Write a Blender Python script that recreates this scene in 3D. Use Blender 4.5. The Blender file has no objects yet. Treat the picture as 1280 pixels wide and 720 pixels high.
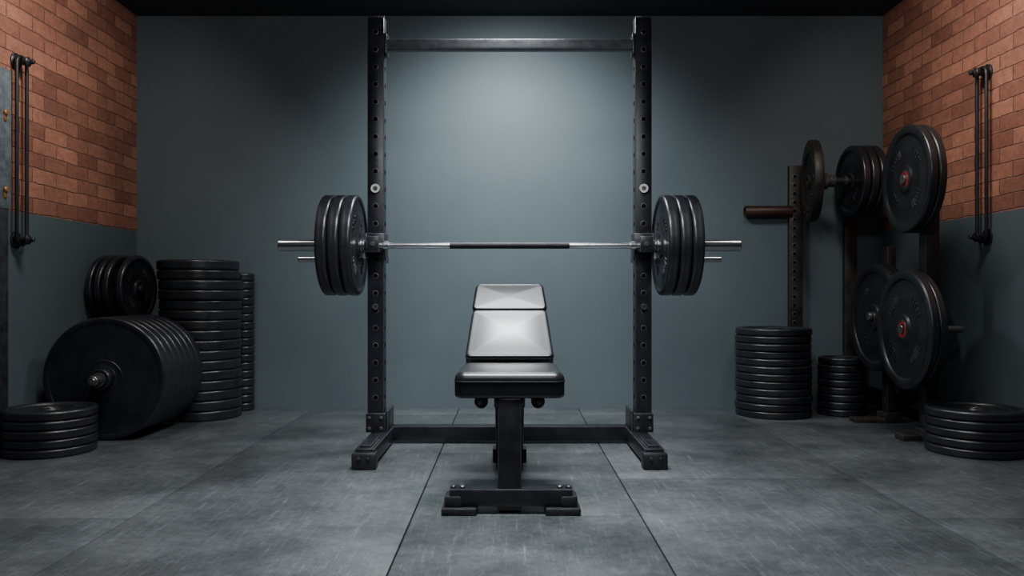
import bpy, bmesh, math, random
from mathutils import Vector, Matrix
random.seed(7)
C = bpy.context.scene.collection
CAMD = 3.83
# ------------------------------------------------------------ materials
def nt(name):
    m = bpy.data.materials.new(name); m.use_nodes = True
    t = m.node_tree; b = t.nodes['Principled BSDF']
    return m, t, b
def N(t, ty, **kw):
    n = t.nodes.new(ty)
    for k, v in kw.items():
        if k in n.inputs: n.inputs[k].default_value = v
        else: setattr(n, k, v)
    return n
def surf(name, c1, c2, rough=(.35, .55), metal=0.0, scale=8, bump=.1, bscale=120, bdist=.002, spec=.5, wear=None):
    m, t, b = nt(name)
    tc = N(t, 'ShaderNodeTexCoord')
    n1 = N(t, 'ShaderNodeTexNoise', Scale=scale, Detail=8.0, Roughness=.65)
    t.links.new(tc.outputs['Object'], n1.inputs['Vector'])
    r = N(t, 'ShaderNodeValToRGB')
    r.color_ramp.elements[0].position = .32; r.color_ramp.elements[1].position = .7
    r.color_ramp.elements[0].color = (*c1, 1); r.color_ramp.elements[1].color = (*c2, 1)
    t.links.new(n1.outputs['Fac'], r.inputs['Fac'])
    col = r.outputs['Color']
    if wear:   # worn lighter metal on real edges
        bv = N(t, 'ShaderNodeBevel'); bv.samples = 4; bv.inputs['Radius'].default_value = .0045
        gm = N(t, 'ShaderNodeNewGeometry')
        dt = N(t, 'ShaderNodeVectorMath', operation='DOT_PRODUCT')
        t.links.new(bv.outputs[0], dt.inputs[0]); t.links.new(gm.outputs['Normal'], dt.inputs[1])
        e = N(t, 'ShaderNodeMapRange')
        e.inputs['From Min'].default_value = 1.0; e.inputs['From Max'].default_value = .86
        t.links.new(dt.outputs['Value'], e.inputs['Value'])
        n4 = N(t, 'ShaderNodeTexNoise', Scale=30.0, Detail=6.0)
        t.links.new(tc.outputs['Object'], n4.inputs['Vector'])
        mu = N(t, 'ShaderNodeMath', operation='MULTIPLY'); mu.use_clamp = True
        t.links.new(e.outputs['Result'], mu.inputs[0]); t.links.new(n4.outputs['Fac'], mu.inputs[1])
        mx = N(t, 'ShaderNodeMix', data_type='RGBA'); mx.inputs[7].default_value = (*wear, 1)
        t.links.new(mu.outputs[0], mx.inputs[0]); t.links.new(col, mx.inputs[6]); col = mx.outputs[2]
    t.links.new(col, b.inputs['Base Color'])
    mr = N(t, 'ShaderNodeMapRange')
    mr.inputs['From Min'].default_value = .3; mr.inputs['From Max'].default_value = .7
    mr.inputs['To Min'].default_value = rough[0]; mr.inputs['To Max'].default_value = rough[1]
    t.links.new(n1.outputs['Fac'], mr.inputs['Value']); t.links.new(mr.outputs['Result'], b.inputs['Roughness'])
    n2 = N(t, 'ShaderNodeTexNoise', Scale=bscale, Detail=4.0)
    t.links.new(tc.outputs['Object'], n2.inputs['Vector'])
    bp = N(t, 'ShaderNodeBump', Strength=bump, Distance=bdist)
    t.links.new(n2.outputs['Fac'], bp.inputs['Height']); t.links.new(bp.outputs['Normal'], b.inputs['Normal'])
    b.inputs['Metallic'].default_value = metal
    b.inputs['Specular IOR Level'].default_value = spec
    return m
M = {}
M['iron'] = surf('plate_rubber', (.008, .0085, .011), (.018, .019, .023), (.28, .4), 0, 10, .2, 180, .002, .6)
M['iron_light'] = surf('plate_mark', (.022, .023, .027), (.04, .041, .046), (.35, .5), .2, 14, .2, 150)
M['rack'] = surf('black_powder_steel', (.009, .009, .012), (.019, .0195, .024), (.26, .4), .2, 14, .2, 220, .002, .55, (.24, .24, .27))
M['crossbar'] = surf('grey_steel_bar', (.07, .073, .082), (.14, .145, .158), (.3, .45), .3, 22, .3, 160, .002, .5, (.5, .5, .53))
M['hole'] = surf('hole_black', (.001, .001, .001), (.002, .002, .002), (.8, .9), 0, 8, .05, 100, .001, .1)
M['rim'] = surf('worn_hole_rim', (.06, .06, .066), (.16, .16, .175), (.25, .4), .6, 40, .2, 150)
M['holerim'] = surf('hole_edge', (.05, .05, .056), (.13, .13, .14), (.3, .45), .4, 40, .2, 150)
M['pin'] = surf('pin_ring', (.55, .54, .5), (.75, .74, .7), (.3, .4), .3, 40, .1)
M['chrome'] = surf('chrome', (.5, .51, .53), (.58, .59, .61), (.22, .27), 1, 4, .02, 300)
M['steel'] = surf('worn_steel', (.16, .16, .16), (.32, .31, .29), (.3, .45), .9, 20, .1, 200)
M['knurl'] = surf('knurl_black', (.006, .006, .007), (.012, .012, .013), (.35, .5), .3, 60, .6, 700)
M['leather'] = surf('black_leather', (.008, .009, .010), (.011, .012, .014), (.29, .33), 0, 3, .08, 350, .001, .5)
M['piping'] = surf('pad_piping', (.003, .003, .0035), (.005, .005, .006), (.55, .65), 0, 8, .1, 120, .002, .3)
M['rubber'] = surf('rubber_foot', (.007, .007, .008), (.014, .014, .016), (.38, .5), 0, 20, .3)
M['bronze'] = surf('aged_bronze', (.014, .012, .011), (.042, .035, .031), (.4, .6), .4, 12, .4, 90, .002, .5, (.14, .115, .1))
M['rackdark'] = surf('dark_aged_steel', (.018, .0165, .016), (.052, .047, .044), (.4, .6), .4, 12, .3, 90, .002, .5, (.2, .18, .17))
M['pipe'] = surf('brown_pipe', (.03, .011, .008), (.055, .022, .015), (.35, .5), .2, 15, .2)
M['red'] = surf('red_hub', (.28, .01, .012), (.42, .02, .02), (.35, .5), 0, 20, .1)
M['brass'] = surf('dull_orange_brass', (.30, .12, .035), (.45, .2, .06), (.45, .6), .5, 20, .1)
M['bluewood'] = surf('grey_painted_board', (.06, .078, .09), (.16, .19, .21), (.5, .7), 0, 22, .6, 60, .004)
M['darkboard'] = surf('dark_board', (.012, .015, .019), (.035, .04, .048), (.45, .65), 0, 18, .5, 60, .004)
M['paint'] = surf('slate_wall_paint', (.082, .108, .121), (.095, .123, .136), (.48, .58), 0, 1.6, .12, 60, .003, .35)
M['ceil'] = surf('ceiling_paint', (.022, .030, .038), (.028, .037, .045), (.7, .85), 0, 2, .1, 60)
# floor
def floor_mat():
    m = surf('rubber_mat_floor', (.044, .050, .054), (.098, .107, .112), (.24, .5), 0, 2.2, .4, 160, .002, .6)
    t = m.node_tree; b = t.nodes['Principled BSDF']
    tc = N(t, 'ShaderNodeTexCoord')
    src = b.inputs['Base Color'].links[0].from_socket
    def mul(a, bsock):
        mx = N(t, 'ShaderNodeMix', data_type='RGBA', blend_type='MULTIPLY'); mx.inputs[0].default_value = 1
        t.links.new(a, mx.inputs[6]); t.links.new(bsock, mx.inputs[7]); return mx.outputs[2]
    def ramp(sock, p0, v0, p1, v1):
        r = N(t, 'ShaderNodeValToRGB')
        r.color_ramp.elements[0].position = p0; r.color_ramp.elements[0].color = (v0, v0, v0, 1)
        r.color_ramp.elements[1].position = p1; r.color_ramp.elements[1].color = (v1, v1, v1, 1)
        t.links.new(sock, r.inputs['Fac']); return r.outputs['Color']
    n = N(t, 'ShaderNodeTexNoise', Scale=30.0, Detail=12.0, Roughness=.9, Distortion=.6)
    t.links.new(tc.outputs['Object'], n.inputs['Vector'])
    c = mul(src, ramp(n.outputs['Fac'], .36, .62, .66, 1.3))
    for ang, sx, hi in ((.5, 70, 1.8), (-.9, 55, 1.55), (1.45, 60, 1.45)):
        mp = N(t, 'ShaderNodeMapping'); mp.inputs['Scale'].default_value = (sx, 4, 1); mp.inputs['Rotation'].default_value = (0, 0, ang)
        t.links.new(tc.outputs['Object'], mp.inputs['Vector'])
        s = N(t, 'ShaderNodeTexNoise', Scale=1.0, Detail=6.0, Roughness=.7)
        t.links.new(mp.outputs[0], s.inputs['Vector'])
        c = mul(c, ramp(s.outputs['Fac'], .56, 1, .74, hi))
    t.links.new(c, b.inputs['Base Color'])
    return m
M['floor'] = floor_mat()
def brick_mat():
    m, t, b = nt('red_brick')
    tc = N(t, 'ShaderNodeTexCoord'); sp = N(t, 'ShaderNodeSeparateXYZ'); cb = N(t, 'ShaderNodeCombineXYZ')
    t.links.new(tc.outputs['Object'], sp.inputs[0])
    t.links.new(sp.outputs['Y'], cb.inputs['X']); t.links.new(sp.outputs['Z'], cb.inputs['Y'])
    def warp(vec, scale, amt):
        nz = N(t, 'ShaderNodeTexNoise', Scale=scale, Detail=5.0, Roughness=.6)
        t.links.new(cb.outputs[0], nz.inputs['Vector'])
        sub = N(t, 'ShaderNodeVectorMath', operation='SUBTRACT'); sub.inputs[1].default_value = (.5, .5, .5)
        t.links.new(nz.outputs['Color'], sub.inputs[0])
        sc = N(t, 'ShaderNodeVectorMath', operation='SCALE'); sc.inputs['Scale'].default_value = amt
        t.links.new(sub.outputs[0], sc.inputs[0])
        ad = N(t, 'ShaderNodeVectorMath', operation='ADD')
        t.links.new(vec, ad.inputs[0]); t.links.new(sc.outputs[0], ad.inputs[1])
        return ad.outputs[0]
    v = warp(cb.outputs[0], 4.0, .022); v = warp(v, 34.0, .013)
    br = N(t, 'ShaderNodeTexBrick', Scale=1.0)
    br.inputs['Brick Width'].default_value = .212; br.inputs['Row Height'].default_value = .0765
    br.inputs['Mortar Size'].default_value = .0042; br.inputs['Mortar Smooth'].default_value = .9
    br.inputs['Bias'].default_value = 0
    br.inputs['Color1'].default_value = (.27, .102, .068, 1); br.inputs['Color2'].default_value = (.52, .225, .145, 1)
    br.inputs['Mortar'].default_value = (.24, .125, .095, 1)
    t.links.new(v, br.inputs['Vector'])
    def mul(a, sock):
        mx = N(t, 'ShaderNodeMix', data_type='RGBA', blend_type='MULTIPLY'); mx.inputs[0].default_value = 1
        t.links.new(a, mx.inputs[6]); t.links.new(sock, mx.inputs[7]); return mx.outputs[2]
    c = br.outputs['Color']
    for sc_, dt_, rg, lo, hi in ((24.0, 12.0, .85, .56, 1.28), (2.2, 3.0, .5, .8, 1.12)):
        n2 = N(t, 'ShaderNodeTexNoise', Scale=sc_, Detail=dt_, Roughness=rg)
        t.links.new(cb.outputs[0], n2.inputs['Vector'])
        r = N(t, 'ShaderNodeValToRGB')
        r.color_ramp.elements[0].position = .34; r.color_ramp.elements[0].color = (lo, lo, lo, 1)
        r.color_ramp.elements[1].position = .66; r.color_ramp.elements[1].color = (hi, hi * .98, hi * .96, 1)
        t.links.new(n2.outputs['Fac'], r.inputs['Fac'])
        c = mul(c, r.outputs['Color'])
    t.links.new(c, b.inputs['Base Color'])
    b.inputs['Roughness'].default_value = .75
    ma = N(t, 'ShaderNodeMath', operation='MULTIPLY_ADD')
    t.links.new(br.outputs['Fac'], ma.inputs[0]); ma.inputs[1].default_value = -.75
    n3 = N(t, 'ShaderNodeTexNoise', Scale=30.0, Detail=10.0, Roughness=.8)
    t.links.new(cb.outputs[0], n3.inputs['Vector'])
    t.links.new(n3.outputs['Fac'], ma.inputs[2])
    bp = N(t, 'ShaderNodeBump', Strength=1.0, Distance=.010)
    t.links.new(ma.outputs[0], bp.inputs['Height']); t.links.new(bp.outputs['Normal'], b.inputs['Normal'])
    return m
M['brick'] = brick_mat()

# ------------------------------------------------------------ mesh helpers
def finish(bm, name, mats, smooth=40):
    me = bpy.data.meshes.new(name)
    bmesh.ops.recalc_face_normals(bm, faces=bm.faces[:])
    bm.to_mesh(me); bm.free()
    for m in mats: me.materials.append(M[m])
    if smooth:
        me.shade_smooth()
        me.set_sharp_from_angle(angle=math.radians(smooth))
    return me
def link(name, me, parent=None, loc=(0, 0, 0), rot=(0, 0, 0), label=None):
    o = bpy.data.objects.new(name, me); C.objects.link(o)
    if parent is not None:
        o.parent = parent
        if parent.type == 'EMPTY': loc = Vector(loc) - parent.location
    o.location = loc; o.rotation_euler = rot
    if label: o['label'] = label
    return o
def thing(name, label, cat, loc=(0, 0, 0), group=None):
    o = bpy.data.objects.new(name, None); o.empty_display_size = .1; C.objects.link(o)
    o.location = loc; o['label'] = label; o['category'] = cat
    if group: o['group'] = group
    return o
def b_box(bm, size, loc, bev=.003, seg=2, mat=0, rot=None):
    r = bmesh.ops.create_cube(bm, size=1)
    vs = r['verts']
    bmesh.ops.scale(bm, vec=size, verts=vs)
    if bev > 0:
        es = list({e for v in vs for e in v.link_edges})
        rr = bmesh.ops.bevel(bm, geom=es + vs, offset=bev, segments=seg, profile=.5, affect='EDGES')
        vs = list({v for v in rr['verts']} | {v for v in vs if v.is_valid})
        fs = {f for v in vs for f in v.link_faces}
        vs = list({v for f in fs for v in f.verts})
    if rot is not None: bmesh.ops.transform(bm, matrix=rot, verts=vs)
    bmesh.ops.translate(bm, vec=loc, verts=vs)
    for f in {f for v in vs for f in v.link_faces}: f.material_index = mat
    return vs
def axis_rot(axis):
    if axis == 'X': return Matrix.Rotation(math.pi / 2, 4, 'Y')
    if axis == 'Y': return Matrix.Rotation(math.pi / 2, 4, 'X')
    return Matrix.Identity(4)
def b_lathe(bm, prof, loc=(0, 0, 0), axis='Z', seg=32, mat=0, closed=False, rot=None):
    R = rot if rot is not None else axis_rot(axis)
    rings = []
    allv = []
    for r, z in prof:
        if r < 1e-6:
            v = bm.verts.new((0, 0, z)); rings.append([v]); allv.append(v)
        else:
            ring = [bm.verts.new((r * math.cos(2 * math.pi * i / seg), r * math.sin(2 * math.pi * i / seg), z)) for i in range(seg)]
            rings.append(ring); allv += ring
    n = len(rings); fs = []
    for k in range(n if closed else n - 1):
        a, b = rings[k], rings[(k + 1) % n]
        for i in range(seg):
            j = (i + 1) % seg
            if len(a) == 1 and len(b) == 1: continue
            if len(a) == 1: fs.append(bm.faces.new((a[0], b[i], b[j])))
            elif len(b) == 1: fs.append(bm.faces.new((a[i], a[j], b[0])))
            else: fs.append(bm.faces.new((a[i], a[j], b[j], b[i])))
    for f in fs: f.material_index = mat
    bmesh.ops.transform(bm, matrix=R, verts=allv)
    bmesh.ops.translate(bm, vec=loc, verts=allv)
def b_cyl(bm, r, h, loc, axis='Z', seg=32, mat=0, bev=.002):
    b_lathe(bm, [(0, -h / 2), (r - bev, -h / 2), (r, -h / 2 + bev), (r, h / 2 - bev), (r - bev, h / 2), (0, h / 2)], loc, axis, seg, mat)
def b_tube(bm, pts, r, closed=False, seg=12, mat=0):
    n = len(pts); P = [Vector(p) for p in pts]; rings = []
    ref = None
    for i in range(n):
        if closed: tdir = (P[(i + 1) % n] - P[i - 1]).normalized()
        else: tdir = (P[min(i + 1, n - 1)] - P[max(i - 1, 0)]).normalized()
        if ref is None:
            ref = Vector((1, 0, 0)) if abs(tdir.x) < .8 else Vector((0, 1, 0))
        u = (ref - tdir * ref.dot(tdir)).normalized(); w = tdir.cross(u); ref = u
        rings.append([bm.verts.new(P[i] + (u * math.cos(2 * math.pi * k / seg) + w * math.sin(2 * math.pi * k / seg)) * r) for k in range(seg)])
    for i in range(n if closed else n - 1):
        a, b = rings[i], rings[(i + 1) % n]
        for k in range(seg):
            j = (k + 1) % seg
            f = bm.faces.new((a[k], a[j], b[j], b[k])); f.material_index = mat
    if not closed:
        bm.faces.new(rings[0]).material_index = mat; bm.faces.new(rings[-1]).material_index = mat
def mk(name, mats, parent, build, smooth=40, loc=(0, 0, 0), rot=(0, 0, 0), label=None):
    bm = bmesh.new(); build(bm)
    if parent is not None and parent.type == 'EMPTY':
        bmesh.ops.translate(bm, vec=-parent.location, verts=bm.verts[:])
        loc = parent.location
    me = finish(bm, name, mats, smooth)
    return link(name, me, parent, loc, rot, label)

# ------------------------------------------------------------ weight plates
plate_cache = {}
def plate_mesh(R, t, style='iron', hole=.0262):
    key = (round(R, 3), round(t, 4), style)
    if key in plate_cache: return plate_cache[key]
    h = t / 2
    rb = min(.012, t * .3)
    rimw = R * .16
    wz = h * .55
    hubr = max(.045, R * .24)
    if style in ('bar', 'barplain'): rimw = R * .11; wz = h * .7; hole = .0282; rb = .013
    if R < .12: hubr = R * .45; hole = .014; rimw = R * .2
    def side(s):
        p = [(hole, s * (h - .003)), (hole + .003, s * h), (hubr - .004, s * h), (hubr, s * (h - .003)), (hubr + .006, s * wz)]
        mid = (hubr + R - rimw) / 2
        if style == 'bumper':
            w2 = h * .9
            p = [(hole, s * (h - .003)), (hole + .003, s * h), (R * .2 - .003, s * h), (R * .2, s * (h - .002)), (R * .2 + .003, s * w2),
                 (R * .27, s * w2), (R * .275, s * (w2 + .0015)), (R * .30, s * (w2 + .0015)), (R * .305, s * w2), (R - rimw * .6 - .004, s * w2)]
            p += [(R - rimw * .6, s * (h - .0005))]
        else:
            p += [(mid - .01, s * wz), (mid, s * (wz + .0015)), (mid + .01, s * wz), (R - rimw - .006, s * wz)]
            p += [(R - rimw, s * (h - .002)), (R - rimw + .004, s * h)]
        for k in range(5):
            a = k / 4 * math.pi / 2
            p.append((R - rb + rb * math.sin(a), s * (h - rb + rb * math.cos(a))))
        return p
    top = side(1); bot = side(-1)
    prof = top + [(R - .0008, h * .2), (R - .0008, -h * .2)] + bot[::-1]
    bm = bmesh.new()
    b_lathe(bm, prof, seg=72 if R > .15 else 48, closed=True)
    if style in ('marked', 'bar'):
        rm = (hubr + R - rimw) / 2 + .006
        groups = [(25, 65), (115, 155), (205, 245), (295, 335)]
        for s in (1, -1):
            for a0, a1 in groups:
                a = a0
                while a < a1:
                    w = random.choice([3.0, 4.5, 6.0])
                    am = math.radians(a + w / 2)
                    ln = R * random.choice([.1, .13, .16])
                    rot = Matrix.Rotation(am, 4, 'Z')
                    b_box(bm, (ln, rm * math.radians(w) * .7, .003), Vector((rm * math.cos(am), rm * math.sin(am), s * (wz + .0015))), 0, mat=1, rot=rot)
                    a += w + 3
    me = finish(bm, 'weight_plate', ['iron', 'iron_light'], 35)
    plate_cache[key] = me
    return me
def ring_mesh(name, r0, r1, t, mat):
    h = t / 2; bm = bmesh.new()
    b_lathe(bm, [(r0, -h), (r1 - .002, -h), (r1, -h + .002), (r1, h - .002), (r1 - .002, h), (r0, h)], seg=40, closed=True)
    return finish(bm, name, [mat], 35)
hub_steel = {}
def plate(R, t, loc, rot, label, group=None, style='iron', hub=None, cat='weight plate'):
    o = link('weight_plate', plate_mesh(R, t, style), None, loc, rot)
    o['label'] = label; o['category'] = cat
    if group: o['group'] = group
    if hub:
        k = (hub, round(t, 4))
        if k not in hub_steel:
            if hub == 'red':
                hub_steel[k] = [('hub', ring_mesh('hub', .0265, .041, t + .0016, 'red'), 'red plate hub'),
                                ('hub_ring', ring_mesh('hub_ring', .0415, .05, t + .0012, 'rim'), 'steel hub ring')]
            else:
                hub_steel[k] = [('hub_ring', ring_mesh('hub_ring', .0285, .036, t + .0016, 'steel'), 'steel hub ring')]
        for nme, me, lb in hub_steel[k]:
            link(nme, me, o, (0, 0, 0), (0, 0, 0), lb)
    return o
def stack(cx, d, spec, label, group, jit=.004, hubtop=True):
    z = 0.0
    for i, (R, t, dx, dy) in enumerate(spec):
        last = i == len(spec) - 1
        plate(R, t, (cx + dx + random.uniform(-jit, jit), d - CAMD + dy + random.uniform(-jit, jit), z + t / 2),
              (0, 0, random.uniform(0, 6.28)), label, group, style='marked' if last else 'iron',
              hub='steel' if last and hubtop and R > .12 else None)
        z += t + .0012
    return z

# ------------------------------------------------------------ room
W = 2.41; YB = 5.17 - CAMD; YF = -4.6; H = 2.534; ZB = 1.143
def structure(o): o['kind'] = 'structure'; return o
def f_floor(bm):
    cols = [(-W, -1.26), (-1.26, -.325), (-.325, .44), (.44, 1.385), (1.385, W)]
    rows = [[2.65, 4.6], [4.9], [2.68, 3.73, 4.95], [3.22, 4.9], [2.65, 4.6]]
    for ci, ((x0, x1), rw) in enumerate(zip(cols, rows)):
        ys = [YF, -2.6] + [r - CAMD for r in rw] + [YB]
        gl, gr = .0026, .0026
        if ci in (0, 4): gl = gr = .0017
        if ci == 1: gl = .0017
        if ci == 3: gr = .0017
        for y0, y1 in zip(ys, ys[1:]):
            b_box(bm, (x1 - x0 - gl - gr, y1 - y0 - .0024, .03), ((x0 + gl + x1 - gr) / 2, (y0 + y1) / 2, -.015), .0016, 2)
    b_box(bm, (2 * W + .3, YB - YF + .3, .05), (0, (YB + YF) / 2, -.045), 0, mat=1)
structure(mk('floor', ['floor', 'hole'], None, f_floor))
structure(mk('wall_back', ['paint'], None, lambda bm: b_box(bm, (2 * W + .3, .15, H + .1), (0, YB + .075, H / 2), 0), 0))
structure(mk('wall_front', ['ceil'], None, lambda bm: b_box(bm, (2 * W + .3, .15, H + .1), (0, YF - .075, H / 2), 0), 0))
structure(mk('ceiling', ['ceil'], None, lambda bm: b_box(bm, (2 * W + .3, YB - YF + .3, .1), (0, (YB + YF) / 2, H + .05), 0), 0))
for s, nm in ((-1, 'wall_left'), (1, 'wall_right')):
    def f(bm, s=s):
        b_box(bm, (.15, YB - YF, ZB), (s * (W + .075), (YB + YF) / 2, ZB / 2), 0, mat=0)
        b_box(bm, (.15, YB - YF, H - ZB), (s * (W + .075), (YB + YF) / 2, (H + ZB) / 2), 0, mat=1)
    structure(mk(nm, ['paint', 'brick'], None, f, 0))

# ------------------------------------------------------------ power rack
UX = .635; ZT = 2.056; UW = .078
rack = thing('power_rack', 'tall black steel squat rack with perforated uprights and pull-up bar', 'squat rack', (0, 0, 0))
for s in (-1, 1):
    def f(bm, s=s):
        b_box(bm, (UW, UW, ZT - .085), (s * UX, 0, (ZT + .085) / 2), .004, 2)
        b_box(bm, (UW + .003, UW + .003, .008), (s * UX, 0, ZT), .002)
        b_box(bm, (UW + .014, UW + .014, .09), (s * UX, 0, .13), .003)
        for zz in (.105, .155):
            for xx in (-.028, .028):
                b_cyl(bm, .007, .008, (s * UX + xx, -UW / 2 - .009, zz), 'Y', 6, 2, .001)
        z = .25
        while z < ZT - .03:
            for yy, ax in ((-UW / 2 - .0004, 'Y'), (UW / 2 + .0004, 'Y')):
                b_cyl(bm, .0105, .0016, (s * UX, yy, z), ax, 24, 1, .0002)
                b_lathe(bm, [(.0105, -.0010), (.0125, -.0006), (.0125, .0006), (.0105, .0010)], (s * UX, yy, z), ax, 24, 3, True)
            if not (1.87 < z < 1.99):
                for sx in (-1, 1):
                    b_cyl(bm, .0105, .002, (s * UX + sx * (UW / 2 + .0006), 0, z), 'X', 20, 1, .0003)
            z += .0825
    mk('upright', ['rack', 'hole', 'steel', 'holerim'], rack, f)
    for zz in (1.24, .68):
        k = 1.0 if zz > 1 else .68
        def g(bm, s=s, zz=zz):
            b_lathe(bm, [(.011 * k, -.006), (.0205 * k, -.006), (.022 * k, 0), (.0205 * k, .006), (.011 * k, .006)], (s * UX, -UW / 2 - .007, zz), 'Y', 28, 0, True)
            b_cyl(bm, .0112 * k, .008, (s * UX, -UW / 2 - .005, zz), 'Y', 20, 1)
        mk('bolt', ['pin' if zz > 1 else 'rim', 'rim'], rack, g, label='bright metal locking pin' if zz > 1 else 'dull steel bolt')
    def foot(bm, s=s):
        x = s * .615
        b_box(bm, (.085, .64, .07), (x, -.115, .05), .006)
        b_box(bm, (.05, .2, .014), (x, -.32, .09), .003)
    mk('foot', ['rack'], rack, foot)
    def cap(bm, s=s):
        x = s * .615
        b_box(bm, (.104, .07, .068), (x, -.43, .036), .008)
        b_cyl(bm, .009, .012, (x + .02, -.465, .045), 'Y', 6)
        b_cyl(bm, .009, .012, (x - .02, -.465, .045), 'Y', 6)
    mk('foot_cap', ['rubber'], rack, cap)
    def brace(bm, s=s):
        b_box(bm, (.012, .2, .12), (s * (UX - .05), .07, .125), .002)
    mk('bracket', ['rack'], rack, brace)
    def jh(bm, s=s):
        x = s * UX
        b_box(bm, (UW + .016, .01, .115), (x, -UW / 2 - .005, .972), .003)
        for sx in (-1, 1):
            b_box(bm, (.006, UW + .02, .115), (x + sx * (UW / 2 + .005), -.004, .972), .002)
        b_box(bm, (.06, .08, .016), (x, -UW / 2 - .045, .943), .003)
        b_box(bm, (.06, .012, .075), (x, -UW / 2 - .082, .972), .004)
        b_cyl(bm, .010, .008, (x, -UW / 2 - .09, .972), 'Y', 20, 1, .002)
    mk('bar_holder', ['rack', 'rim'], rack, jh)
    def peg(bm, s=s):
        x = s * UX
        b_box(bm, (.05, .17, .038), (x, UW / 2 + .085, .915), .004)
        b_cyl(bm, .0155, .45, (s * (UX + .205), .205, .915), 'X', 24, 1, .002)
        b_cyl(bm, .023, .012, (s * (UX + .03), .205, .915), 'X', 24, 1)
    mk('storage_peg', ['rack', 'chrome'], rack, peg, label='thin chrome rod peg')
    def br(bm, s=s):
        x = s * (UX - UW / 2 - .007)
        b_box(bm, (.012, .07, .1), (x, 0, 1.93), .003)
        for zz in (1.895, 1.965):
            b_cyl(bm, .006, .01, (s * (UX - UW / 2 - .014), -.02, zz), 'X', 6, 1, .001)
    mk('crossbar_bracket', ['rack', 'rim'], rack, br)
mk('pull_up_bar', ['crossbar'], rack, lambda bm: b_box(bm, (2 * UX - UW - .02, .05, .05), (0, 0, 1.93), .006), label='worn grey steel pull-up crossbar')
mk('base_crossmember', ['rack'], rack, lambda bm: b_box(bm, (1.17, .075, .075), (0, .165, .048), .006))

# ------------------------------------------------------------ barbell
BY = -.084; BZ = .9675
bar = thing('barbell', 'long steel barbell with black knurled centre resting on the rack', 'barbell', (0, BY, BZ))
mk('shaft', ['chrome'], bar, lambda bm: b_cyl(bm, .0142, 1.34, (0, BY, BZ), 'X', 32), label='polished steel shaft')
mk('grip', ['knurl'], bar, lambda bm: b_lathe(bm, [(.0143, -.28), (.0152, -.279), (.0152, .279), (.0143, .28)], (0, BY, BZ), 'X', 32, 0), label='black knurled grip')
for s in (-1, 1):
    def f(bm, s=s):
        b_cyl(bm, .0272, .405, (s * .8775, BY, BZ), 'X', 40, 0, .003)
        b_cyl(bm, .012, .004, (s * 1.081, BY, BZ), 'X', 24, 0, .001)
    mk('sleeve', ['chrome'], bar, f)
    mk('collar', ['chrome'], bar, lambda bm: b_lathe(bm, [(.0144, -.008), (.03, -.008), (.036, -.004), (.036, .004), (.03, .008), (.0144, .008)], (s * .69, BY, BZ), 'X', 40, 0, True))
    mk('inner_collar', ['chrome'], bar, lambda bm: b_cyl(bm, .021, .026, (s * .578, BY, BZ), 'X', 32))
    for k in range(3):
        x = s * (.7265 + .0545 * k)
        plate(.235, .052, (x, BY, BZ), (0, -s * math.pi / 2, 0), 'black rubber-coated weight plate loaded on the rack barbell',
              'plates on the racked barbell', 'bar' if k == 0 else 'barplain', 'steel' if k != 1 else None)

# ------------------------------------------------------------ bench
def yd(d): return d - CAMD
bench = thing('weight_bench', 'adjustable black leather weight bench with inclined backrest standing in the rack', 'weight bench', (0, yd(3.2), 0))
def pad(name, w0, w1, length, thick, center, pitch, crown=.010, rnd=.02, cr=.035):
    h = length / 2
    def outline(ins):
        c = max(.004, cr - ins); pts = []
        def cor(cx, cy, a0):
            return [(cx + c * math.cos(a0 + k * math.pi / 16), cy + c * math.sin(a0 + k * math.pi / 16)) for k in range(9)]
        a1 = w1 / 2 - ins - c; a0_ = w0 / 2 - ins - c; b = h - ins - c
        p = cor(a1, b, 0) + cor(-a1, b, math.pi / 2) + cor(-a0_, -b, math.pi) + cor(a0_, -b, 1.5 * math.pi)
        out = []
        for i in range(len(p)):
            q = p[(i + 1) % len(p)]
            n = 6 if i % 9 == 8 else 1
            for j in range(n): out.append((p[i][0] + (q[0] - p[i][0]) * j / n, p[i][1] + (q[1] - p[i][1]) * j / n))
        return out
    base = outline(0)
    bm = bmesh.new(); rings = []
    T = thick / 2
    def ring_ins(ins, z):
        rings.append([bm.verts.new((x, y, z)) for x, y in outline(ins)])
    c0 = bm.verts.new((0, 0, -T))
    ring_ins(.03, -T); ring_ins(.008, -T); ring_ins(.001, -T + .006)
    ring_ins(0, -T + .014); ring_ins(-.0, T - rnd)
    for k in range(1, 7):
        a = k / 6 * math.pi / 2
        ring_ins(rnd * (1 - math.cos(a)), T - rnd + rnd * math.sin(a))
    last = rings[-1]; Z0 = T
    for f in (.95, .9, .84, .76, .68, .6, .5, .4, .3, .2, .1):
        rings.append([bm.verts.new((v.co.x * f, v.co.y * f, Z0 + crown * (1 - f ** 2) ** 1.3)) for v in last])
    c1 = bm.verts.new((0, 0, Z0 + crown))
    n = len(base)
    for a, b in zip(rings, rings[1:]):
        for i in range(n):
            j = (i + 1) % n; bm.faces.new((a[i], a[j], b[j], b[i]))
    for i in range(n):
        j = (i + 1) % n
        bm.faces.new((c0, rings[0][j], rings[0][i])); bm.faces.new((c1, rings[-1][i], rings[-1][j]))
    me = finish(bm, name, ['leather'], 180)
    o = link(name, me, bench, center, (pitch, 0, 0))
    bm = bmesh.new(); b_tube(bm, [(x * 1.002, y * 1.002, T - rnd - .006) for x, y in base], .0022, True, 8)
    link('piping', finish(bm, 'piping', ['piping'], 180), o)
    return o
pad('seat', .375, .365, .40, .088, (0, yd(2.90), .434), 0, .004, .026)
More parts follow.
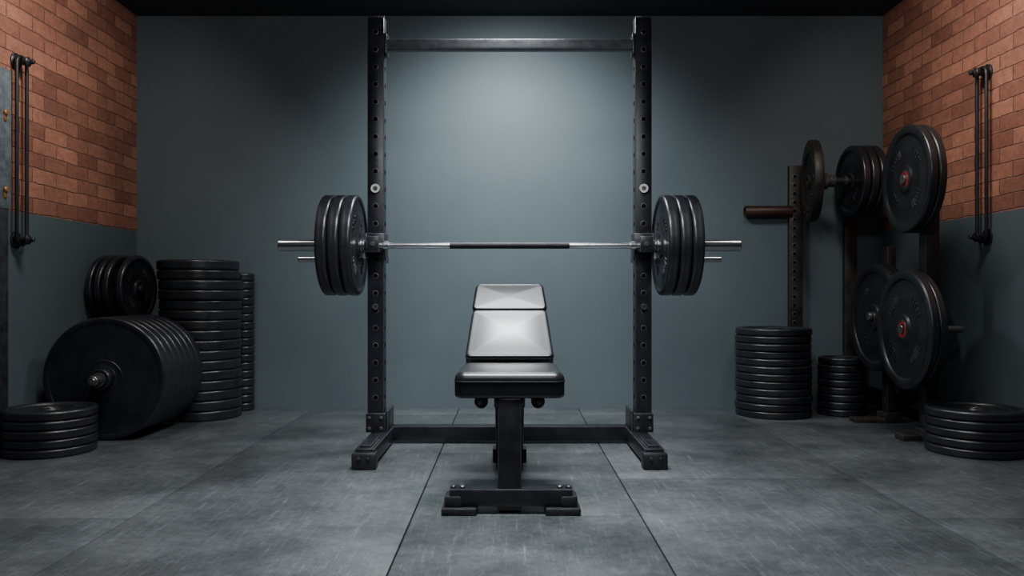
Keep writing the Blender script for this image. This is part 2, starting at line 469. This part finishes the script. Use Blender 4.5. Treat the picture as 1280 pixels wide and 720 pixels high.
def backpad(nm, d0, z0, d1, z1, w0, w1, crown, cr):
    a = math.atan2(z1 - z0, d1 - d0); L = math.hypot(z1 - z0, d1 - d0)
    T = .026
    pad(nm, w0, w1, L, 2 * T, (0, yd((d0 + d1) / 2) + T * math.sin(a), (z0 + z1) / 2 - T * math.cos(a)), a, crown, .009, cr)
backpad('backrest', 3.128, .500, 3.434, .674, .345, .318, .008, .02)
backpad('headrest', 3.434, .675, 3.515, .787, .318, .296, .003, .02)
def b_beam(bm, p0, p1, w, h, bev=.005, mat=0):
    p0 = Vector(p0); p1 = Vector(p1); dv = p1 - p0
    q = dv.to_track_quat('Y', 'Z').to_matrix().to_4x4()
    b_box(bm, (w, dv.length, h), (p0 + p1) / 2, bev, 2, mat, q)
mk('front_post', ['rack'], bench, lambda bm: b_box(bm, (.08, .08, .38), (0, yd(2.745), .2), .006))
def f(bm):
    b_box(bm, (.10, .30, .03), (0, yd(2.90), .378), .004)
    b_box(bm, (.07, .62, .07), (0, yd(3.03), .33), .006)
    b_beam(bm, (0, yd(3.10), .38), (0, yd(3.47), .60), .055, .05)
    b_beam(bm, (0, yd(3.44), .57), (0, yd(3.32), .34), .04, .04)
mk('frame', ['rack'], bench, f)
def f(bm):
    b_box(bm, (.12, .05, .05), (0, yd(3.31), .33), .004)
    for sx in (-1, 1):
        b_box(bm, (.012, .16, .1), (sx * .056, yd(3.27), .34), .003)
        b_beam(bm, (sx * .045, yd(3.3), .33), (sx * .045, yd(3.55), .05), .03, .06)
mk('rear_leg', ['rack'], bench, f)
mk('rear_foot', ['rack'], bench, lambda bm: b_box(bm, (.15, .07, .056), (0, yd(3.56), .031), .006))
mk('front_foot', ['rack'], bench, lambda bm: b_box(bm, (.42, .075, .060), (.005, yd(2.735), .055), .008))
for s in (-1, 1):
    def f(bm, s=s):
        x = .005 + s * .175
        b_box(bm, (.12, .115, .024), (x, yd(2.735), .0125), .008)
        b_box(bm, (.06, .085, .045), (x + s * .02, yd(2.735), .04), .01)
    mk('rubber_foot', ['rubber'], bench, f)
    for q, (ox, oy) in enumerate(((-.012, -.012), (.018, -.012))):
        mk('bolt', ['rim' if q == 0 else 'rack'], bench, lambda bm: b_cyl(bm, .011, .010, (.005 + s * (.178 + ox), yd(2.735) + oy, .088), 'Z', 24, 0, .003))
    def f(bm, s=s):
        b_box(bm, (.05, .09, .02), (s * .095, yd(2.86), .383), .006)
        b_cyl(bm, .024, .03, (s * .1, yd(2.82), .365), 'Y', 28, 0, .005)
        b_cyl(bm, .011, .04, (s * .1, yd(2.81), .365), 'Y', 20, 1, .003)
    mk('adjustment_knob', ['rack', 'rim'], bench, f)

# ------------------------------------------------------------ left side things
stack(-2.165, 3.765, [(.203, .041, 0, 0)] * 5, 'black rubber weight plate lying in a low floor stack', 'low plate stack beside the large loaded bar', .003)
stack(2.19, 3.765, [(.213, .041, 0, 0)] * 5, 'black rubber weight plate lying in a low stack', 'low plate stack by the storage rack', .003)
RX = -2.045; RR = .312
sb = thing('short_barbell', 'thick steel bar end through large black plates on the floor', 'barbell', (RX, yd(4.3), RR))
def f(bm):
    b_cyl(bm, .0248, .70, (RX, yd(4.27), RR), 'Y', 36, 0, .003)
    b_cyl(bm, .015, .01, (RX, yd(3.92), RR), 'Y', 24, 0, .003)
mk('shaft', ['steel'], sb, f)
mk('collar', ['rack'], sb, lambda bm: b_lathe(bm, [(.025, -.02), (.05, -.02), (.055, -.012), (.055, .012), (.05, .02), (.025, .02)], (RX, yd(4.005), RR), 'Y', 40, 0, True))
mk('clamp_ring', ['rim'], sb, lambda bm: b_lathe(bm, [(.025, -.006), (.036, -.006), (.036, .006), (.025, .006)], (RX, yd(3.975), RR), 'Y', 32, 0, True))
for k in range(7):
    plate(RR, .069, (RX, yd(4.065 + .0715 * k), RR), (math.pi / 2, 0, 0),
          'large black bumper plate standing upright, loaded on a short bar', 'large plates on the floor bar', 'bumper')
PA = math.radians(5)
wp = thing('wall_peg', 'dark steel storage peg fixed to the painted wall', 'wall peg', (-W, yd(4.66), .765))
def f(bm):
    rot = Matrix.Rotation(-PA, 4, 'Z') @ Matrix.Rotation(math.pi / 2, 4, 'Y')
    b_lathe(bm, [(0, -.005), (.024, -.005), (.0245, .258), (.02, .262), (0, .262)], (-W + .004, yd(4.70), .768), seg=28, rot=rot)
mk('peg', ['rack'], wp, f)
mk('mounting_plate', ['rack'], wp, lambda bm: b_box(bm, (.012, .12, .12), (-W + .0065, yd(4.70), .768), .003))
dv = Vector((math.cos(PA), -math.sin(PA), 0))
base = Vector((-W, yd(4.70), .768))
for k, off in enumerate((.052, .102, .152, .233)):
    plate(.197, .036, base + dv * off, (0, math.pi / 2, -PA), 'black weight plate hanging on a wall peg',
          'plates on the wall peg', 'marked' if k == 3 else 'iron')
# tall stack
spec = [(.234, .0575, 0, 0)] * 12 + [(.240, .0575, .006, 0)] * 2 + [(.234, .0575, -.012, 0)] * 2
stack(-1.862, 4.825, spec, 'black weight plate in a tall stack against the back wall', 'tall plate stack', .004)
stack(-1.697, 5.098, [(.069, .05, 0, 0)] * 17, 'small black weight plate in a narrow stack behind the tall stack', 'narrow plate stack', .0006)
rail = thing('wall_board', 'worn grey painted board with dull brass bolts above a dark post', 'wall board', (-W, yd(3.72), 0))
mk('upper_board', ['bluewood'], rail, lambda bm: b_box(bm, (.022, .22, .665), (-W + .0115, yd(3.725), 1.477), .003), label='worn grey painted upper board')
mk('lower_post', ['darkboard'], rail, lambda bm: b_box(bm, (.02, .2, 1.143), (-W + .0105, yd(3.715), .572), .003), label='dark lower post')
for zz in (1.235, 1.6):
    mk('bolt', ['brass'], rail, lambda bm: (b_cyl(bm, .014, .014, (-W + .028, yd(3.785), zz), 'X', 24, 0, .004), b_box(bm, (.005, .022, .036), (-W + .0245, yd(3.785), zz - .022), .002)), label='brass bolt')
# ------------------------------------------------------------ bands on hooks
for s, d, zt, zb in ((-1, 3.90, 1.872, 1.005), (1, 4.03, 1.855, 1.027)):
    y = yd(d)
    for k, zz in enumerate((zt, zb)):
        hk = thing('wall_hook', 'black round steel hook peg mounted on the %s' % ('brick wall' if k == 0 else 'painted wall'), 'hook', (s * W, y, zz), 'hook pegs holding the resistance bands')
        RW = Matrix.Rotation(-s * math.pi / 2, 4, 'Y')
        mk('peg', ['rack'], hk, lambda bm: b_lathe(bm, [(0, 0), (.042, 0), (.042, .008), (.032, .015), (.016, .018), (.016, .05), (.0, .05)], (s * W, y, zz), seg=28, rot=RW))
        mk('knob', ['rack'], hk, lambda bm: b_lathe(bm, [(0, .045), (.018, .046), (.024, .05), (.024, .066), (.018, .071), (.012, .073), (.012, .09), (.009, .094), (0, .094)], (s * W, y, zz), seg=28, rot=RW))
    pts = []
    hw = .040
    for q in range(13):
        an = math.pi * q / 12
        pts.append((s * (W - .032), y + hw * math.cos(an), zt - .012 + .036 * math.sin(an)))
    for q in range(13):
        an = math.pi + math.pi * q / 12
        pts.append((s * (W - .032), y + hw * math.cos(an), zb + .012 + .036 * math.sin(an)))
    bm = bmesh.new(); b_tube(bm, pts, .0088, True, 12)
    o = link('resistance_band', finish(bm, 'resistance_band', ['rubber'], 60))
    o['label'] = 'long black rubber band looped between two wall hooks'; o['category'] = 'resistance band'; o['group'] = 'bands on the brick walls'

# ------------------------------------------------------------ right side
stack(1.612, 4.895, [(.224, .0433, 0, 0)] * 12, 'black weight plate in a waist-high stack against the back wall', 'wide plate stack in the corner', .005)
stack(2.04, 4.915, [(.138, .043, 0, 0)] * 8, 'small black weight plate in a short floor stack', 'small plate stack in the corner', .003)
PZ = 1.42; PD = 4.84
pr = thing('plate_rack', 'dark aged steel plate storage rack with posts, pegs and flat feet', 'plate rack', (2.13, yd(4.6), 0))
mk('post', ['rackdark'], pr, lambda bm: b_box(bm, (.072, .07, 1.40), (2.130, yd(4.06), .71), .005))
mk('post', ['rackdark'], pr, lambda bm: b_box(bm, (.05, .07, 1.0), (2.190, yd(4.62), .51), .005))
mk('post', ['rackdark'], pr, lambda bm: b_box(bm, (.075, .045, 1.46), (2.18, yd(5.13), .73), .004))
def f(bm):
    b_box(bm, (.045, 1.10, .05), (2.30, yd(4.60), .12), .004)
    for dd in (4.06, 4.62, 5.13):
        b_box(bm, (.16, .04, .04), (2.24, yd(dd), .12), .003)
mk('side_rail', ['rackdark'], pr, f)
mk('foot', ['rackdark'], pr, lambda bm: (b_box(bm, (.22, .09, .03), (2.085, yd(4.06), .016), .004), b_box(bm, (.10, .1, .05), (2.125, yd(4.06), .035), .006)))
mk('foot', ['rackdark'], pr, lambda bm: (b_box(bm, (.28, .09, .025), (2.12, yd(4.62), .013), .004), b_box(bm, (.10, .1, .05), (2.19, yd(4.62), .035), .006)))
mk('peg', ['steel'], pr, lambda bm: b_cyl(bm, .0245, .16, (2.065, yd(4.05), 1.32), 'X', 32, 0, .003))
mk('peg', ['steel'], pr, lambda bm: (b_cyl(bm, .0245, .16, (2.045, yd(4.03), .563), 'X', 32, 0, .003), b_cyl(bm, .018, .2, (2.18, yd(4.03), .563), 'X', 32, 0, .003)))
mk('peg', ['steel'], pr, lambda bm: b_cyl(bm, .0245, .14, (2.125, yd(4.59), .61), 'X', 32, 0, .003))
RL = 'large black weight plate with red centre on the storage rack'
gg = 'plates on the storage rack'
RT = -.03
plate(.272, .040, (2.018, yd(4.05), 1.32), (0, -math.pi / 2, RT), RL, gg, 'marked', 'red')
plate(.272, .040, (2.061, yd(4.05), 1.32), (0, -math.pi / 2, RT), 'large black weight plate behind another on the rack', gg)
plate(.300, .042, (1.988, yd(4.01), .563), (0, -math.pi / 2, RT), RL, gg, 'marked', 'red')
plate(.287, .042, (2.034, yd(4.01), .563), (0, -math.pi / 2, RT), 'large black weight plate behind another on the rack', gg)
plate(.308, .040, (2.138, yd(4.58), .605), (0, -math.pi / 2, 0), 'large black weight plate on the low rear peg', gg)
plate(.308, .040, (2.095, yd(4.58), .605), (0, -math.pi / 2, 0), 'large black weight plate on the low rear peg', gg, 'marked', 'steel')
ax = thing('storage_axle', 'steel storage axle projecting from the brick wall with bearing knob', 'storage peg', (W, yd(PD), PZ))
mk('axle', ['rackdark'], ax, lambda bm: b_cyl(bm, .0235, .60, (W - .297, yd(PD), PZ), 'X', 32, 0, .003))
mk('mounting_plate', ['rackdark'], ax, lambda bm: b_box(bm, (.014, .13, .13), (W - .0075, yd(PD), PZ), .003))
mk('collar', ['rim'], ax, lambda bm: (b_cyl(bm, .05, .03, (1.905, yd(PD), PZ), 'X', 32, 0, .006), b_cyl(bm, .036, .06, (1.94, yd(PD), PZ), 'X', 32, 0, .006)))
mk('stop_ring', ['rim'], ax, lambda bm: b_cyl(bm, .032, .02, (2.03, yd(PD), PZ), 'X', 32, 0, .004))
for k in range(3):
    plate(.214, .046, (2.072 + .052 * k, yd(PD), PZ), (0, -math.pi / 2, 0), 'black weight plate on the wall storage axle', 'plates on the storage axle', 'marked' if k == 0 else 'iron')
bm = bmesh.new()
R, h = .246, .028
prof = [(.0262, h), (.05, h), (.055, h * .6), (.16, h * .6), (.17, h), (R - .012, h), (R - .003, h - .004), (R, h - .012), (R, -h + .012), (R - .003, -h + .004), (R - .012, -h), (.17, -h), (.16, -h * .6), (.055, -h * .6), (.05, -h), (.0262, -h)]
b_lathe(bm, prof, seg=72, closed=True)
for q in range(12):
    an = 2 * math.pi * q / 12
    b_cyl(bm, .008, 2 * h + .008, (.205 * math.cos(an), .205 * math.sin(an), 0), 'Z', 12)
o = link('bronze_wheel', finish(bm, 'bronze_wheel', ['bronze'], 35), None, (1.828, yd(PD - .005), PZ), (0, -math.pi / 2, -math.radians(11)))
o['label'] = 'aged brown metal wheel plate on the storage axle'; o['category'] = 'weight plate'
st = thing('perforated_stand', 'narrow brown perforated steel post with a round pipe arm', 'storage post', (1.79, yd(5.135), 0))
PX = 1.836
def f(bm):
    b_box(bm, (.085, .04, 1.56), (PX, yd(5.143), .781), .003)
    z = .5
    while z < 1.54:
        b_cyl(bm, .010, .002, (PX - .012, yd(5.1225), z), 'Y', 16, 1, .0003)
        b_lathe(bm, [(.010, -.0018), (.014, -.001), (.014, .001), (.010, .0018)], (PX - .012, yd(5.1225), z), 'Y', 16, 2, True)
        z += .055
mk('post', ['rackdark', 'hole', 'rim'], st, f)
mk('pipe_arm', ['pipe'], st, lambda bm: b_lathe(bm, [(0, -.15), (.026, -.15), (.026, -.17), (.034, -.17), (.036, -.167), (.036, .13), (0, .13)], (PX - .158, yd(5.128), 1.267), 'X', 36), label='dark red-brown round pipe arm')

# ------------------------------------------------------------ lights
def area(name, loc, target, sx, sy, power, col, spread=180):
    l = bpy.data.lights.new(name, 'AREA'); l.shape = 'RECTANGLE'; l.size = sx; l.size_y = sy
    l.energy = power; l.color = col; l.spread = math.radians(spread)
    o = bpy.data.objects.new(name, l); C.objects.link(o); o.location = loc
    o.rotation_euler = (Vector(target) - Vector(loc)).to_track_quat('-Z', 'Y').to_euler()
    return o
def spot(name, loc, target, ang, blend, radius, power, col):
    l = bpy.data.lights.new(name, 'SPOT'); l.spot_size = math.radians(ang); l.spot_blend = blend
    l.shadow_soft_size = radius; l.energy = power; l.color = col
    o = bpy.data.objects.new(name, l); C.objects.link(o); o.location = loc
    o.rotation_euler = (Vector(target) - Vector(loc)).to_track_quat('-Z', 'Y').to_euler()
    return o
spot('spot_wall', (0, -.02, 2.47), (0, 1.34, 1.05), 108, 1.0, .2, 350, (.91, .985, 1.0))
area('added_bench_highlight', (0, .45, 2.5), (0, -.3, .6), .42, .25, 26, (.94, .98, 1.0), 120)  # added light, sized to put a highlight on the backrest
area('lamp_overhead', (0, -1.35, 2.5), (0, -1.15, 0), .9, .5, 50, (.94, .975, 1.0), 104)
area('added_front_fill', (0, -3.3, 2.40), (0, .4, 1.6), 1.2, .4, 13, (.94, .965, 1.0), 120)  # added fill light that brightens the fronts of rack and plates
area('lamp_brick_wash', (-1.5, -.35, 2.48), (-2.41, -.1, 1.5), .6, .2, 15, (1.0, .95, .88), 140)
area('lamp_brick_wash', (1.5, -.35, 2.48), (2.41, -.1, 1.5), .6, .2, 15, (1.0, .95, .88), 140)
w = bpy.data.worlds.new('World'); bpy.context.scene.world = w; w.use_nodes = True
w.node_tree.nodes['Background'].inputs[0].default_value = (.3, .36, .42, 1); w.node_tree.nodes['Background'].inputs[1].default_value = .2
# ------------------------------------------------------------ camera
cd = bpy.data.cameras.new('camera'); co = bpy.data.objects.new('camera', cd); C.objects.link(co)
co.location = (0, -CAMD, .75); co.rotation_euler = (math.pi / 2, 0, 0)
cd.sensor_width = 36; cd.lens = 1000 / 1280 * 36
cd.shift_x = 3 / 1280; cd.shift_y = 5 / 1280
bpy.context.scene.camera = co
